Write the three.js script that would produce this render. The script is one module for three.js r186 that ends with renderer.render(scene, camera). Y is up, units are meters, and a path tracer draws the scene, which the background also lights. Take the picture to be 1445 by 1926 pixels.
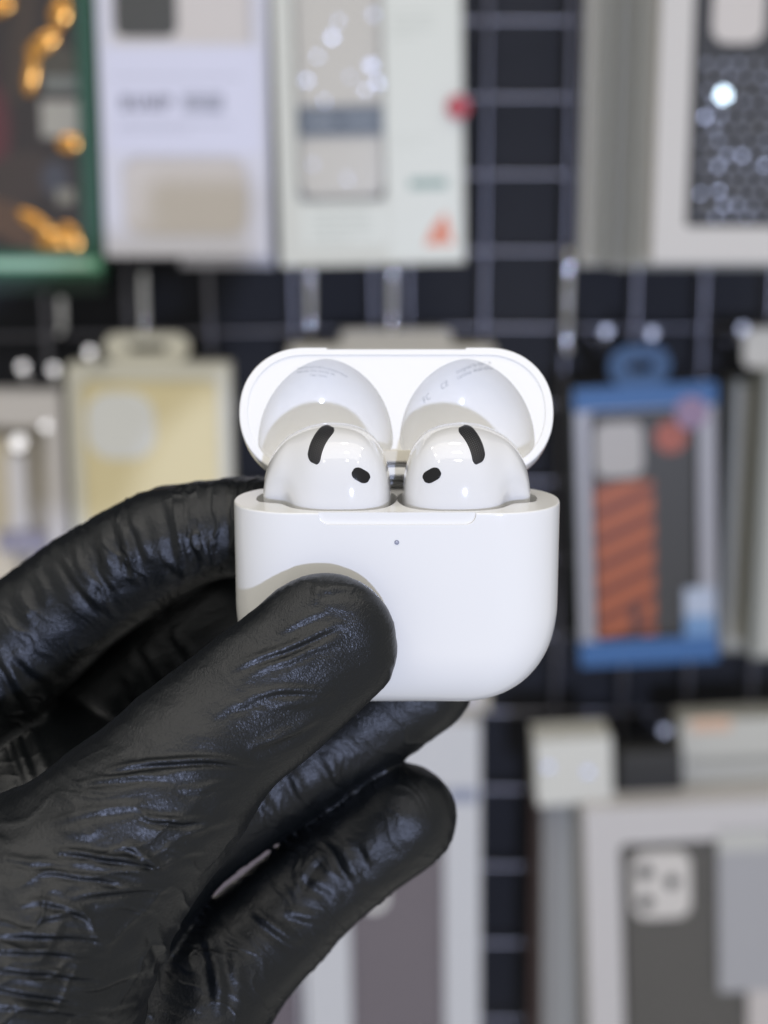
import * as THREE from 'three';
import { RoundedBoxGeometry } from 'three/addons/geometries/RoundedBoxGeometry.js';
import { mergeGeometries } from 'three/addons/utils/BufferGeometryUtils.js';
import { ImprovedNoise } from 'three/addons/math/ImprovedNoise.js';
import { RectAreaLightUniformsLib } from 'three/addons/lights/RectAreaLightUniformsLib.js';
import { Brush, Evaluator, SUBTRACTION } from 'three-bvh-csg';

// ───────────── camera (lengths below are worked out in millimetres, built in metres) ─────────────
const S = 0.001, FPX = 2805, PITCH = 12 * Math.PI / 180, DIST = 230;
RectAreaLightUniformsLib.init();
const scene = new THREE.Scene();
const renderer = new THREE.WebGLRenderer({ antialias: true });
renderer.toneMapping = THREE.LinearToneMapping;
renderer.toneMappingExposure = 0.83;
renderer.shadowMap.enabled = true;
const cR = new THREE.Vector3(1, 0, 0), cU = new THREE.Vector3(0, Math.cos(PITCH), -Math.sin(PITCH)), cF = new THREE.Vector3(0, -Math.sin(PITCH), -Math.cos(PITCH));
const cam = new THREE.Vector3().addScaledVector(cR, -24 * DIST / FPX).addScaledVector(cU, -25 * DIST / FPX).addScaledVector(cF, -DIST);
const camera = new THREE.PerspectiveCamera(2 * Math.atan(963 / FPX) * 180 / Math.PI, 0.75, 0.01, 12);
camera.position.copy(cam).multiplyScalar(S);
camera.lookAt(cam.clone().add(cF).multiplyScalar(S));
camera.focus = 0.219; camera.userData.fStop = 12.5;
// a point of the place seen at (px, py) of the photograph and standing z millimetres in front of the case's middle
function W(px, py, z) {
  const d = cF.clone().addScaledVector(cR, (px - 722.5) / FPX).addScaledVector(cU, (963 - py) / FPX);
  return cam.clone().addScaledVector(d, (z - cam.z) / d.z);
}
const depthOf = (p) => (p.x - cam.x) * cF.x + (p.y - cam.y) * cF.y + (p.z - cam.z) * cF.z;

// ───────────── light: a small cool lamp in front, warm light from all round the shop, ceiling spots ─────────────
scene.background = new THREE.Color().setRGB(0.55, 0.535, 0.49);
const KEY = { at: [0.34, -0.09, 2.0], color: new THREE.Color().setRGB(0.60, 0.69, 1.0), I: 8.4, r: 0.034 };
const PANEL = { at: [0, 1.35, 0.85], w: 2.0, h: 1.6, L: 0.5, color: new THREE.Color().setRGB(1, 0.94, 0.82) };
const CEIL = { I: 0.13, r: 0.07, color: new THREE.Color().setRGB(1, 0.95, 0.88), spots: [-0.8, 0.05, 0.85].flatMap((x, a) => [0.15, 0.9, 1.7].map((z, b) => [x + b * 0.06, 1.2, z, ['left', 'middle', 'right'][a] + ' in the row ' + ['nearest the wall', 'halfway out', 'farthest from the wall'][b]])) };

// ───────────── helpers ─────────────
let seed = 7;
const rnd = () => { seed = (seed * 1664525 + 1013904223) >>> 0; return seed / 4294967296; };
const perlin = new ImprovedNoise(), N3 = (x, y, z) => perlin.noise(x + 31.3, y + 17.7, z + 5.1);
const used = new Map();
function numbered(name) { const n = used.get(name) ?? 0; used.set(name, n + 1); return n ? name + '_' + String(n).padStart(3, '0') : name; }
function std(r, g, b, rough, extra = {}) { return new THREE.MeshPhysicalMaterial({ color: new THREE.Color().setRGB(r, g, b), roughness: rough, ...extra }); }
function part(name, geo, mat, parent) { const m = new THREE.Mesh(geo, mat); m.name = name; m.castShadow = m.receiveShadow = true; parent.add(m); return m; }
function thing(name, label, category, pos = new THREE.Vector3(), group) {
  const g = new THREE.Group(); g.name = numbered(name); g.position.copy(pos).multiplyScalar(S); g.userData = { label, category };
  if (group) g.userData.group = group;
  scene.add(g); return g;
}
const mmgeo = (g) => g.scale(S, S, S);
function noiseTexture(size, fn, srgb = false) {
  const d = new Uint8Array(size * size * 4);
  for (let y = 0; y < size; y++) for (let x = 0; x < size; x++) { const v = fn(x / size, y / size); for (let c = 0; c < 3; c++) d[(y * size + x) * 4 + c] = 255 * Math.min(1, Math.max(0, Array.isArray(v) ? v[c] : v)); d[(y * size + x) * 4 + 3] = 255; }
  const t = new THREE.DataTexture(d, size, size); t.magFilter = THREE.LinearFilter; t.wrapS = t.wrapT = THREE.RepeatWrapping; if (srgb) t.colorSpace = THREE.SRGBColorSpace; t.needsUpdate = true; return t;
}
function print(w, h, draw) {
  const c = document.createElement('canvas'); c.width = w; c.height = h; draw(c.getContext('2d'), w, h);
  const t = new THREE.CanvasTexture(c); t.colorSpace = THREE.SRGBColorSpace; return t;
}
function rrect(w, h, r, x = 0, y = 0) {   // rounded rectangle, lower left corner at x, y
  const s = new THREE.Shape(); r = Math.min(r, w / 2 - 0.01, h / 2 - 0.01);
  s.moveTo(x + r, y); s.lineTo(x + w - r, y); s.absarc(x + w - r, y + r, r, -Math.PI / 2, 0); s.lineTo(x + w, y + h - r); s.absarc(x + w - r, y + h - r, r, 0, Math.PI / 2);
  s.lineTo(x + r, y + h); s.absarc(x + r, y + h - r, r, Math.PI / 2, Math.PI); s.lineTo(x, y + r); s.absarc(x + r, y + r, r, Math.PI, 1.5 * Math.PI); return s;
}
const ext = (shape, depth, z = 0, bevel = 0) => new THREE.ExtrudeGeometry(shape, { depth: Math.max(0.05, depth - 2 * bevel), bevelEnabled: bevel > 0, bevelSize: bevel, bevelThickness: bevel, bevelSegments: 2, curveSegments: 10, bevelOffset: -bevel }).translate(0, 0, z + bevel);
function sheet(w, h, x, y, z) { const g = new THREE.BoxGeometry(w, h, 0.3).translate(x + w / 2, y + h / 2, z + 0.15); return g; }

// surface of f = 0 (f < 0 inside) as an indexed mesh, by surface nets
function surfaceNets(f, lo, hi, cell) {
  const n = [0, 1, 2].map((k) => Math.ceil((hi[k] - lo[k]) / cell) + 1), [nx, ny, nz] = n, at = (i, j, k) => (k * ny + j) * nx + i;
  const v = new Float32Array(nx * ny * nz);
  for (let k = 0; k < nz; k++) for (let j = 0; j < ny; j++) for (let i = 0; i < nx; i++) v[at(i, j, k)] = f(lo[0] + i * cell, lo[1] + j * cell, lo[2] + k * cell);
  const id = new Int32Array(nx * ny * nz).fill(-1), pos = [], idx = [], off = [];
  for (let c = 0; c < 8; c++) off.push([c & 1, (c >> 1) & 1, c >> 2]);
  const E = []; for (let a = 0; a < 8; a++) for (const b of [1, 2, 4]) if (!(a & b)) E.push([a, a | b]);
  const val = new Float64Array(8);
  for (let k = 0; k < nz - 1; k++) for (let j = 0; j < ny - 1; j++) for (let i = 0; i < nx - 1; i++) {
    let m = 0; for (let c = 0; c < 8; c++) { val[c] = v[at(i + off[c][0], j + off[c][1], k + off[c][2])]; if (val[c] < 0) m++; }
    if (!m || m === 8) continue;
    let x = 0, y = 0, z = 0, cnt = 0;
    for (const [a, b] of E) if ((val[a] < 0) !== (val[b] < 0)) { const t = val[a] / (val[a] - val[b]), A = off[a], B = off[b]; x += A[0] + t * (B[0] - A[0]); y += A[1] + t * (B[1] - A[1]); z += A[2] + t * (B[2] - A[2]); cnt++; }
    id[at(i, j, k)] = pos.length / 3; pos.push(lo[0] + (i + x / cnt) * cell, lo[1] + (j + y / cnt) * cell, lo[2] + (k + z / cnt) * cell);
  }
  const quad = (a, b, c, d, flip) => { if (a < 0 || b < 0 || c < 0 || d < 0) return; flip ? idx.push(a, c, b, a, d, c) : idx.push(a, b, c, a, c, d); };
  for (let k = 1; k < nz - 1; k++) for (let j = 1; j < ny - 1; j++) for (let i = 1; i < nx - 1; i++) {
    const s = v[at(i, j, k)] < 0;
    if (s !== v[at(i + 1, j, k)] < 0) quad(id[at(i, j - 1, k - 1)], id[at(i, j, k - 1)], id[at(i, j, k)], id[at(i, j - 1, k)], !s);
    if (s !== v[at(i, j + 1, k)] < 0) quad(id[at(i - 1, j, k - 1)], id[at(i - 1, j, k)], id[at(i, j, k)], id[at(i, j, k - 1)], !s);
    if (s !== v[at(i, j, k + 1)] < 0) quad(id[at(i - 1, j - 1, k)], id[at(i, j - 1, k)], id[at(i, j, k)], id[at(i - 1, j, k)], !s);
  }
  return { pos, idx };
}
const grad = (f, x, y, z, e = 0.05) => { const g = [f(x + e, y, z) - f(x - e, y, z), f(x, y + e, z) - f(x, y - e, z), f(x, y, z + e) - f(x, y, z - e)].map((q) => q / (2 * e)), l = Math.hypot(...g) || 1; return [g[0] / l, g[1] / l, g[2] / l, l]; };
function solid(f, lo, hi, cell) {   // closed mesh with the field's own normals
  const { pos, idx } = surfaceNets(f, lo, hi, cell), nor = new Float32Array(pos.length);
  for (let i = 0; i < pos.length; i += 3) {
    for (let s = 0; s < 3; s++) { const g = grad(f, pos[i], pos[i + 1], pos[i + 2]), d = f(pos[i], pos[i + 1], pos[i + 2]) / g[3]; for (let c = 0; c < 3; c++) pos[i + c] -= d * g[c]; }
    const g = grad(f, pos[i], pos[i + 1], pos[i + 2]); nor.set(g.slice(0, 3), i);
  }
  const geo = new THREE.BufferGeometry().setAttribute('position', new THREE.Float32BufferAttribute(pos, 3)).setAttribute('normal', new THREE.BufferAttribute(nor, 3));
  geo.setAttribute('uv', new THREE.Float32BufferAttribute(new Float32Array(pos.length / 3 * 2), 2)); geo.setIndex(idx); return geo;
}
const smin = (a, b, k) => { const h = Math.max(k - Math.abs(a - b), 0) / k; return Math.min(a, b) - h * h * k * 0.25; };

// ───────────── the setting: dark wall panel and the wire grid on it ─────────────
const ZG = -690;
const wallTex = noiseTexture(256, (u, v) => { const n = 0.5 + 0.5 * N3(u * 40, v * 40, 1); return [0.10 + 0.025 * n, 0.11 + 0.025 * n, 0.145 + 0.035 * n]; }, true);
wallTex.repeat.set(8, 8);
const wall = part('wall', new THREE.BoxGeometry(2.4, 2.4, 0.02).translate(0, 0, (ZG - 30) * S), new THREE.MeshStandardMaterial({ map: wallTex, roughness: 0.7 }), scene);
wall.userData = { kind: 'structure', label: 'dark blue grey wall panel behind the wire grid', category: 'wall' };

const wireMat = std(0.21, 0.21, 0.25, 0.33, { metalness: 0.85 });
function gridPanel(label, pxs, pys, xEdge0, xEdge1, roll) {
  const base = W((xEdge0 + xEdge1) / 2, 2150, ZG), g = thing('wire_grid', label, 'display grid', base);
  const y1 = W(700, -250, ZG).y - base.y;
  const xa = W(xEdge0, 600, ZG).x - base.x, xb = W(xEdge1, 600, ZG).x - base.x;
  const vg = mmgeo(new THREE.CylinderGeometry(2.2, 2.2, y1, 10).translate(0, y1 / 2, 0)), hg = mmgeo(new THREE.CylinderGeometry(1.7, 1.7, xb - xa, 8).rotateZ(Math.PI / 2).translate((xa + xb) / 2, 0, -3.6));
  for (const p of pxs) part('wire', vg, wireMat, g).position.x = (W(p, 600, ZG).x - base.x) * S;
  for (const p of pys) part('wire', hg, wireMat, g).position.y = (W(722, p, ZG).y - base.y) * S;
  g.rotation.z = roll; return g;
}
const hz = []; for (let y = -107; y < 2100; y += 145) hz.push(y);
gridPanel('left panel of the wire display grid, behind the cream and white boxes', [-190, -35, 119, 273, 426, 585, 735], hz.map((y) => y + 12), -200, 738, 0.018);
gridPanel('right panel of the wire display grid, behind the blue package', [768, 910, 1063, 1195, 1323, 1450, 1600], hz, 764, 1610, 0);

// ───────────── packages ─────────────
const pane = new THREE.MeshPhysicalMaterial({ color: 0xffffff, transmission: 1, thickness: 0, roughness: 0.03, ior: 1.45, specularIntensity: 0.3 });
const cardGrain = noiseTexture(128, (u, v) => 0.5 + 0.5 * N3(u * 60, v * 60, 3));
const card = (r, g, b, rough = 0.45) => std(r, g, b, rough, { bumpMap: cardGrain, bumpScale: 0.00005 });
// a hanging box whose front covers the given span of the photograph; returns { g, w, h, d, X, Y } with X, Y turning pixels into the front's own millimetres
function pack(name, label, category, x0, y0, x1, y1, z, d, roll = 0, yaw = 0, group) {
  const cx = (x0 + x1) / 2, low = W(cx, y1, z), top = W(cx, y0, z), mid = W(cx, (y0 + y1) / 2, z), k = FPX / depthOf(mid), w = (x1 - x0) / k, h = top.y - low.y;
  const g = thing(name, label, category, new THREE.Vector3(low.x, low.y, z - d), group);
  // turn about the middle of the front
  const c = new THREE.Vector3(0, h / 2 * S, d * S), q = new THREE.Quaternion().setFromEuler(new THREE.Euler(0, yaw, roll)), moved = c.clone().applyQuaternion(q);
  g.quaternion.copy(q); g.position.add(c.sub(moved));
  return { g, w, h, d, X: (px) => (px - cx) / k, Y: (py) => (y1 - py) / (y1 - y0) * h };
}
function boxBody(p, mat, holes, t = 0.8) {   // card carton: front with openings, back, four sides
  const { g, w, h, d } = p, s = rrect(w, h, 0.6, -w / 2, 0);
  for (const o of holes) s.holes.push(o);
  part('front_panel', mmgeo(ext(s, t, d - t)), mat, g);
  part('back_panel', mmgeo(sheet(w, h, -w / 2, 0, 0)), mat, g);
  for (const sx of [-1, 1]) part('side_panel', mmgeo(new THREE.BoxGeometry(t, h, d - t - 0.35).translate(sx * (w / 2 - t / 2), h / 2, (d - t + 0.35) / 2)), mat, g);
  for (const y of [t / 2, h - t / 2]) part('end_panel', mmgeo(new THREE.BoxGeometry(w - 2 * t - 0.02, t, d - t - 0.35).translate(0, y, (d - t + 0.35) / 2)), mat, g);
}
function win(p, x0, y0, x1, y1, r = 2) { const s = rrect(p.X(x1) - p.X(x0), p.Y(y0) - p.Y(y1), r, p.X(x0), p.Y(y1)); return s; }
const hole = (p, ...a) => new THREE.Path(win(p, ...a).getPoints(6));
function area(p, name, mat, x0, y0, x1, y1, z, t, r = 1, parent = p.g, bevel = 0) { return part(name, mmgeo(ext(win(p, x0, y0, x1, y1, r), t, z, bevel)), mat, parent); }
function art(p, name, tex, x0, y0, x1, y1, z, rough = 0.4, extra = {}) {
  const a = [p.X(x0), p.Y(y1)], w = p.X(x1) - a[0], h = p.Y(y0) - a[1], g = mmgeo(new THREE.PlaneGeometry(w, h).translate(a[0] + w / 2, a[1] + h / 2, z));
  return part(name, g, new THREE.MeshPhysicalMaterial({ map: tex, roughness: rough, ...extra }), p.g);
}
const film = new THREE.MeshPhysicalMaterial({ color: 0xffffff, transmission: 1, thickness: 0, roughness: 0.06, ior: 1.5 });
function sleeve(p, k) {   // loose clear film over the front
  const g = new THREE.PlaneGeometry(p.w - 1, p.h - 1, 60, 110).translate(0, p.h / 2, p.d + 2.2), a = g.attributes.position;
  for (let i = 0; i < a.count; i++) { const x = a.getX(i), y = a.getY(i); a.setZ(i, a.getZ(i) + 0.8 * N3(x / 14 + k, y / 34, k) + 0.35 * N3(x / 5 + y / 20, y / 9 + k, 3 + k)); }
  g.computeVertexNormals(); part('clear_sleeve', mmgeo(g), film, p.g);
}
function tab(p, mat, x0, y0, x1, y1, r = 6, hole = true) {   // hanger tab with its slot
  const s = win(p, x0, y0, x1, y1, r), w = p.X(x1) - p.X(x0);
  if (hole) s.holes.push(new THREE.Path(rrect(w * 0.45, 5, 2.4, p.X(x0) + w * 0.28, p.Y(y1) + 5).getPoints(6)));
  part('hanger_tab', mmgeo(ext(s, 0.7, 1)), mat, p.g);
}
// a small flat facet at p (in a group's millimetres, the group standing at o) that catches the front lamp
const KEYMM = new THREE.Vector3(...KEY.at).multiplyScalar(1000);
function catching(P, jitter = 0, at = KEYMM) { return cam.clone().sub(P).normalize().add(at.clone().sub(P).normalize()).normalize().add(new THREE.Vector3(rnd() - 0.5, rnd() - 0.5, rnd() - 0.5).multiplyScalar(jitter)).normalize(); }
const SPOTMM = new THREE.Vector3(...CEIL.spots[2].slice(0, 3)).multiplyScalar(1000);
function facet(name, r, p, group, mat, jitter, parent = group, at = KEYMM) {
  group.updateMatrixWorld(true);
  const P = group.localToWorld(p.clone().multiplyScalar(S)).multiplyScalar(1000), n = catching(P, jitter, at).applyQuaternion(group.quaternion.clone().invert()), q = new THREE.Quaternion().setFromUnitVectors(new THREE.Vector3(0, 1, 0), n);
  const m = part(name, mmgeo(new THREE.CylinderGeometry(r, r * 1.08, 0.7, 20).translate(0, 0.1, 0)), mat, parent); m.quaternion.copy(q); m.position.copy(p).multiplyScalar(S); return m;
}
const shinyMat = std(0.42, 0.43, 0.47, 0.15, { metalness: 1 });
const studMatSoft = std(0.2, 0.2, 0.22, 0.34, { metalness: 1 });
const flakeMat = std(0.36, 0.36, 0.38, 0.30, { metalness: 1 });
const chrome = std(0.75, 0.76, 0.8, 0.12, { metalness: 1 });
function hook(px, py, len, label, shaded = false) {   // prong that sticks out of the grid, its tip at (px, py)
  const tip = W(px, py, ZG + len), g = thing('display_hook', label, 'hook', new THREE.Vector3(tip.x, tip.y - 10, ZG));
  const c = new THREE.CatmullRomCurve3([[0, 2, 0], [0, 0, 6], [0, 0, len * 0.6], [0, 3, len * 0.9], [0, 10, len]].map((a) => new THREE.Vector3(...a)));
  part('prong', mmgeo(new THREE.TubeGeometry(c, 30, 2.1, 10)), chrome, g);
  facet('tip', 2.6, new THREE.Vector3(0, 10, len + 1.5), g, shaded ? shinyMat : flakeMat, shaded ? 0 : 0.16, g, shaded ? SPOTMM : KEYMM);
  return g;
}
const lines = (c, x, y, w, n, step, h, col) => { c.fillStyle = col; for (let i = 0; i < n; i++) { let q = x; const end = x + w * (i === n - 1 ? 0.6 : 0.95); while (q < end) { const l = 6 + rnd() * 22; c.fillRect(q, y + i * step, Math.min(l, end - q), h); q += l + 5; } } };

// green framed package, top left
{
  const p = pack('green_package', 'green framed package with a dark picture and golden glints, top left', 'package', -150, -130, 199, 522, -640, 22);
  boxBody(p, card(0.012, 0.075, 0.04, 0.35), [hole(p, -110, -90, 164, 468, 3)]);
  const t = print(512, 1024, (c, w, h) => {
    c.fillStyle = '#2a2220'; c.fillRect(0, 0, w, h);
    const X = (x) => (x + 110) / 274 * w, Y = (y) => (y + 90) / 558 * h;
    const blob = (x, y, rx, ry, a, col) => { c.fillStyle = col; c.beginPath(); c.ellipse(X(x), Y(y), rx * w / 274, ry * h / 558, a, 0, 7); c.fill(); };
    blob(-10, 230, 40, 90, 0, '#54262c'); blob(-40, 120, 50, 60, 0.4, '#3a1f20'); blob(60, 60, 20, 130, 0.2, '#3d3128'); blob(40, 330, 70, 50, -0.4, '#3b302b'); blob(110, 330, 26, 34, 0, '#43454f');
    blob(120, 110, 40, 40, 0, '#4a463c'); blob(30, 420, 90, 36, 0.5, '#5a4231');
    c.fillStyle = '#a7a49b'; c.fillRect(X(88), Y(180), w, Y(250) - Y(180)); c.fillStyle = '#777b76'; c.fillRect(X(96), Y(135), w, 50); c.fillStyle = '#8f8c80'; c.fillRect(X(112), Y(350), 60, 50);
  });
  art(p, 'picture', t, -110, -90, 164, 468, p.d - 6, 0.5);
  const gold = std(0.85, 0.42, 0.10, 0.22, { metalness: 1 });
  const blob = (x, y, rx, ry, a) => { const g = new THREE.SphereGeometry(1, 24, 16).scale(rx, ry, 1.6).rotateZ(a).translate(p.X(x), p.Y(y), p.d - 5.2); part('gold_foil', mmgeo(g), gold, p.g); };
  for (const b of [[98, 75, 11, 5, 0.6], [134, 18, 6, 8, -0.3], [140, 262, 7, 5, 0], [100, 455, 9, 7, 0.2], [136, 448, 6, 10, 0.5], [18, 5, 9, 5, 0.2], [75, 130, 4, 12, -0.2], [70, 415, 12, 4, -0.6]]) blob(...b);
  part('window', mmgeo(sheet(p.X(164) - p.X(-110), p.Y(-90) - p.Y(468), p.X(-110), p.Y(468), p.d - 2.4)), pane, p.g);
  const t2 = print(256, 32, (c) => { c.fillStyle = '#6fae90'; c.fillRect(0, 0, 256, 32); c.fillStyle = '#b9d6c8'; c.fillRect(20, 8, 220, 14); });
  art(p, 'printed_strip', t2, -140, 484, 194, 508, p.d + 0.15);
  const q = pack('green_package', 'dark green package peeking out below the green framed package', 'package', -150, 300, 196, 552, -668, 18);
  boxBody(q, card(0.008, 0.035, 0.024, 0.4), []);
}
// white box with a printed band
{
  const q = pack('white_box', 'lilac white box whose lower corner shows below the banded white box', 'package', 338, -100, 517, 502, -662, 14);
  boxBody(q, card(0.62, 0.62, 0.70), []);
  const p = pack('white_box', 'white box with a printed band between two windows, beside the green framed package', 'package', 196, -170, 513, 482, -636, 20);
  const m = card(0.70, 0.70, 0.79);
  boxBody(p, m, [hole(p, 222, -120, 484, 76, 2), hole(p, 232, 288, 470, 440, 10)]);
  const inner = pack; void inner;
  const bg = card(0.60, 0.56, 0.50);
  area(p, 'backing_card', bg, 210, -150, 500, 470, p.d - 12, 0.6);
  const c1 = area(p, 'phone_case', std(0.66, 0.62, 0.60, 0.45), 218, -140, 482, 448, p.d - 8.8, 7, 9, p.g, 1);
  area(p, 'camera_opening', std(0.06, 0.06, 0.055, 0.4), 228, -130, 344, 62, p.d - 1.75, 0.5, 6, c1);
  const t = print(640, 420, (c, w, h) => {
    c.fillStyle = '#dadbee'; c.fillRect(0, 0, w, h);
    c.fillStyle = '#b9bacb'; c.fillRect(40, 110, 520, 8);
    c.fillStyle = '#5a5a6c'; c.font = 'bold 88px sans-serif'; c.fillText('BUMP', 60, 250, 215);
    c.fillStyle = '#9a9cae'; c.fillRect(318, 180, 165, 76); c.fillStyle = '#c7c8d8'; lines(c, 326, 190, 150, 3, 24, 8, '#d6d7e6');
    lines(c, 50, 300, 500, 2, 24, 10, '#b4b5c7');
  });
  art(p, 'printed_band', t, 205, 84, 500, 280, p.d + 0.15);
  for (const a of [[222, -120, 484, 76], [232, 290, 470, 440]]) part('window', mmgeo(ext(win(p, ...a, 2), 0.25, p.d - 1.1)), pane, p.g);
}
// off-white box with an orange corner mark
{
  const p = pack('off_white_box', 'off white box with a red dot on its edge and an orange corner mark', 'package', 518, -160, 872, 498, -628, 24, 0.022);
  const m = card(0.66, 0.67, 0.62);
  boxBody(p, m, [hole(p, 556, -130, 722, 372, 3)]);
  area(p, 'backing_card', card(0.58, 0.57, 0.53), 540, -140, 740, 390, p.d - 16, 0.6);
  const c1 = area(p, 'phone_case', std(0.62, 0.60, 0.56, 0.2, { clearcoat: 0.6 }), 558, -120, 720, 366, p.d - 12, 8, 8, p.g, 1);
  for (const [x, y, r] of [[628, 60, 4], [640, 30, 3], [700, 115, 5], [712, 148, 4], [690, 240, 3], [578, 140, 4], [660, 135, 3], [585, 300, 3], [706, 20, 4], [650, 330, 3], [610, 180, 3], [688, 160, 3], [600, 95, 3]]) facet('glitter', r * 0.42, new THREE.Vector3(p.X(x), p.Y(y), p.d - 3.9), p.g, flakeMat, 0.12, c1);
  const t = print(400, 140, (c) => { c.fillStyle = '#5d6672'; c.fillRect(0, 0, 400, 140); c.fillStyle = '#a9b0b8'; c.font = 'bold 60px sans-serif'; c.fillText('case', 40, 90); c.fillStyle = '#88919b'; c.fillRect(220, 55, 140, 30); });
  art(p, 'printed_label', t, 560, 190, 722, 246, p.d - 2.0);
  part('window', mmgeo(ext(win(p, 556, -130, 722, 372, 2), 0.25, p.d - 1.2)), pane, p.g);
  const t2 = print(512, 960, (c, w, h) => {
    c.fillStyle = '#dcdfd8'; c.fillRect(0, 0, w, h); c.fillStyle = '#8aa39a'; c.font = 'bold 46px sans-serif';
    const X = (x) => (x - 726) / 142 * w, Y = (y) => (y + 150) / 640 * h;
    lines(c, X(740), Y(20), 300, 4, 20, 7, '#c4c8c0'); lines(c, X(740), Y(250), 300, 2, 22, 7, '#cfd2ca');
    c.fillStyle = '#8fa69d'; c.fillRect(X(768), Y(332), X(842) - X(768), Y(352) - Y(332));
    c.fillStyle = '#d97a4e'; c.beginPath(); c.moveTo(X(838), Y(398)); c.lineTo(X(852), Y(462)); c.lineTo(X(796), Y(462)); c.lineTo(X(812), Y(428)); c.closePath(); c.fill();
    c.fillStyle = '#dcdfd8'; c.beginPath(); c.arc(X(832), Y(452), 12, 0, 7); c.fill();
  });
  art(p, 'printed_panel', t2, 726, -150, 866, 490, p.d + 0.15);
  const t3 = print(512, 200, (c, w, h) => { c.fillStyle = '#dcdfd8'; c.fillRect(0, 0, w, h); lines(c, 60, 20, 380, 5, 36, 14, '#b9bdb4'); });
  art(p, 'printed_text', t3, 560, 380, 722, 460, p.d + 0.15);
  part('red_dot', mmgeo(new THREE.CylinderGeometry(6.5, 6.5, 1, 28).rotateX(Math.PI / 2).translate(p.w / 2 - 3, p.Y(198), p.d + 4)), std(0.42, 0.03, 0.035, 0.4), p.g);
}
// stack of boxes on the top right, the front one with a studded black case
{
  const grey = card(0.36, 0.36, 0.33), pale = card(0.58, 0.57, 0.53);
  const back = [[1088, 500, -668, 'rearmost grey box of the stack on the top right'], [1118, 497, -645, 'second grey box from the wall in the stack on the top right'], [1150, 505, -622, 'middle grey box of the stack on the top right'], [1186, 500, -598, 'grey box just behind the front box with the studded black case']];
  back.forEach(([x, y, z, label], i) => { const p = pack('grey_box', label, 'package', x, -150 + i * 10, x + 380, y, z, 19); boxBody(p, i === 0 ? pale : i === 2 ? card(0.30, 0.30, 0.28) : grey, []); });
  const p = pack('grey_box', 'pale framed box with a studded black case in its window, top right', 'package', 1222, -120, 1570, 494, -572, 22);
  const m = card(0.62, 0.60, 0.58);
  boxBody(p, m, [hole(p, 1284, -80, 1520, 424, 3)]);
  area(p, 'backing_card', std(0.015, 0.015, 0.017, 0.6), 1270, -90, 1530, 436, p.d - 16, 0.6);
  const c1 = area(p, 'phone_case', std(0.018, 0.018, 0.02, 0.5), 1290, -70, 1510, 418, p.d - 13, 8, 9, p.g, 1);
  area(p, 'camera_window', std(0.62, 0.58, 0.55, 0.4), 1322, -40, 1420, 74, p.d - 4.9, 1, 8, c1);
  const studMat = std(0.34, 0.34, 0.36, 0.32, { metalness: 1 });
  for (let r = 0; r < 13; r++) for (let k = 0; k < 7; k++) facet('stud', 1.2 + rnd() * 0.3, new THREE.Vector3(p.X(1316 + k * 29 + (r % 2) * 14) + (rnd() - 0.5) * 2, p.Y(112 + r * 24.5) + (rnd() - 0.5) * 1.5, p.d - 4.5), p.g, studMat, 0.34, c1);
  facet('stud', 3.2, new THREE.Vector3(p.X(1348), p.Y(171), p.d - 3.6), p.g, std(0.36, 0.40, 0.34, 0.27, { metalness: 1 }), 0, c1);
  part('window', mmgeo(ext(win(p, 1284, -80, 1520, 424, 2), 0.25, p.d - 1.2)), pane, p.g);
}
// white acrylic box at the left edge
{
  const p = pack('white_box', 'white box with a grey printed label, at the left edge beside the cream box', 'package', -150, 738, 134, 1190, -630, 24);
  boxBody(p, card(0.66, 0.64, 0.66), [hole(p, -120, 800, 108, 1150, 3)]);
  area(p, 'backing_card', card(0.60, 0.56, 0.50), -130, 780, 120, 1170, p.d - 16, 0.6);
  const c1 = area(p, 'phone_case', std(0.66, 0.60, 0.50, 0.4), -110, 820, 34, 1130, p.d - 12, 8, 8, p.g, 1);
  area(p, 'camera_bar', std(0.8, 0.8, 0.9, 0.2), 30, 850, 62, 1000, p.d - 6, 3, 4, c1, 0.6);
  const t = print(256, 100, (c) => { c.fillStyle = '#8c8aa0'; c.fillRect(0, 0, 256, 100); c.fillStyle = '#a4a2b6'; c.fillRect(30, 30, 160, 34); });
  art(p, 'printed_label', t, 8, 994, 98, 1034, p.d + 0.15);
  part('window', mmgeo(ext(win(p, -120, 800, 108, 1150, 2), 0.25, p.d - 1.2)), pane, p.g);
  for (const [x, y, r] of [[55, 830, 4.2], [108, 800, 2.6]]) facet('rivet', r, new THREE.Vector3(p.X(x), p.Y(y), p.d + 0.6), p.g, shinyMat, 0, p.g, SPOTMM);
}
// cream box
{
  const p = pack('cream_box', 'cream white box holding a pale yellow case, above the gloved index finger', 'package', 146, 686, 446, 1240, -632, 22);
  const m = card(0.70, 0.69, 0.62);
  boxBody(p, m, [hole(p, 170, 714, 424, 1210, 6)]);
  area(p, 'backing_card', card(0.66, 0.60, 0.42), 160, 700, 430, 1230, p.d - 14, 0.6);
  const c1 = area(p, 'phone_case', std(0.80, 0.71, 0.45, 0.5), 166, 710, 428, 1206, p.d - 8.8, 7, 9, p.g, 1);
  area(p, 'camera_window', std(0.80, 0.82, 0.84, 0.3), 178, 736, 306, 860, p.d - 1.95, 0.7, 15, c1, 0.3);
  part('window', mmgeo(ext(win(p, 170, 714, 424, 1210, 3), 0.25, p.d - 1.2)), pane, p.g);
  tab(p, m, 205, 636, 366, 686, 12);
}
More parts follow.
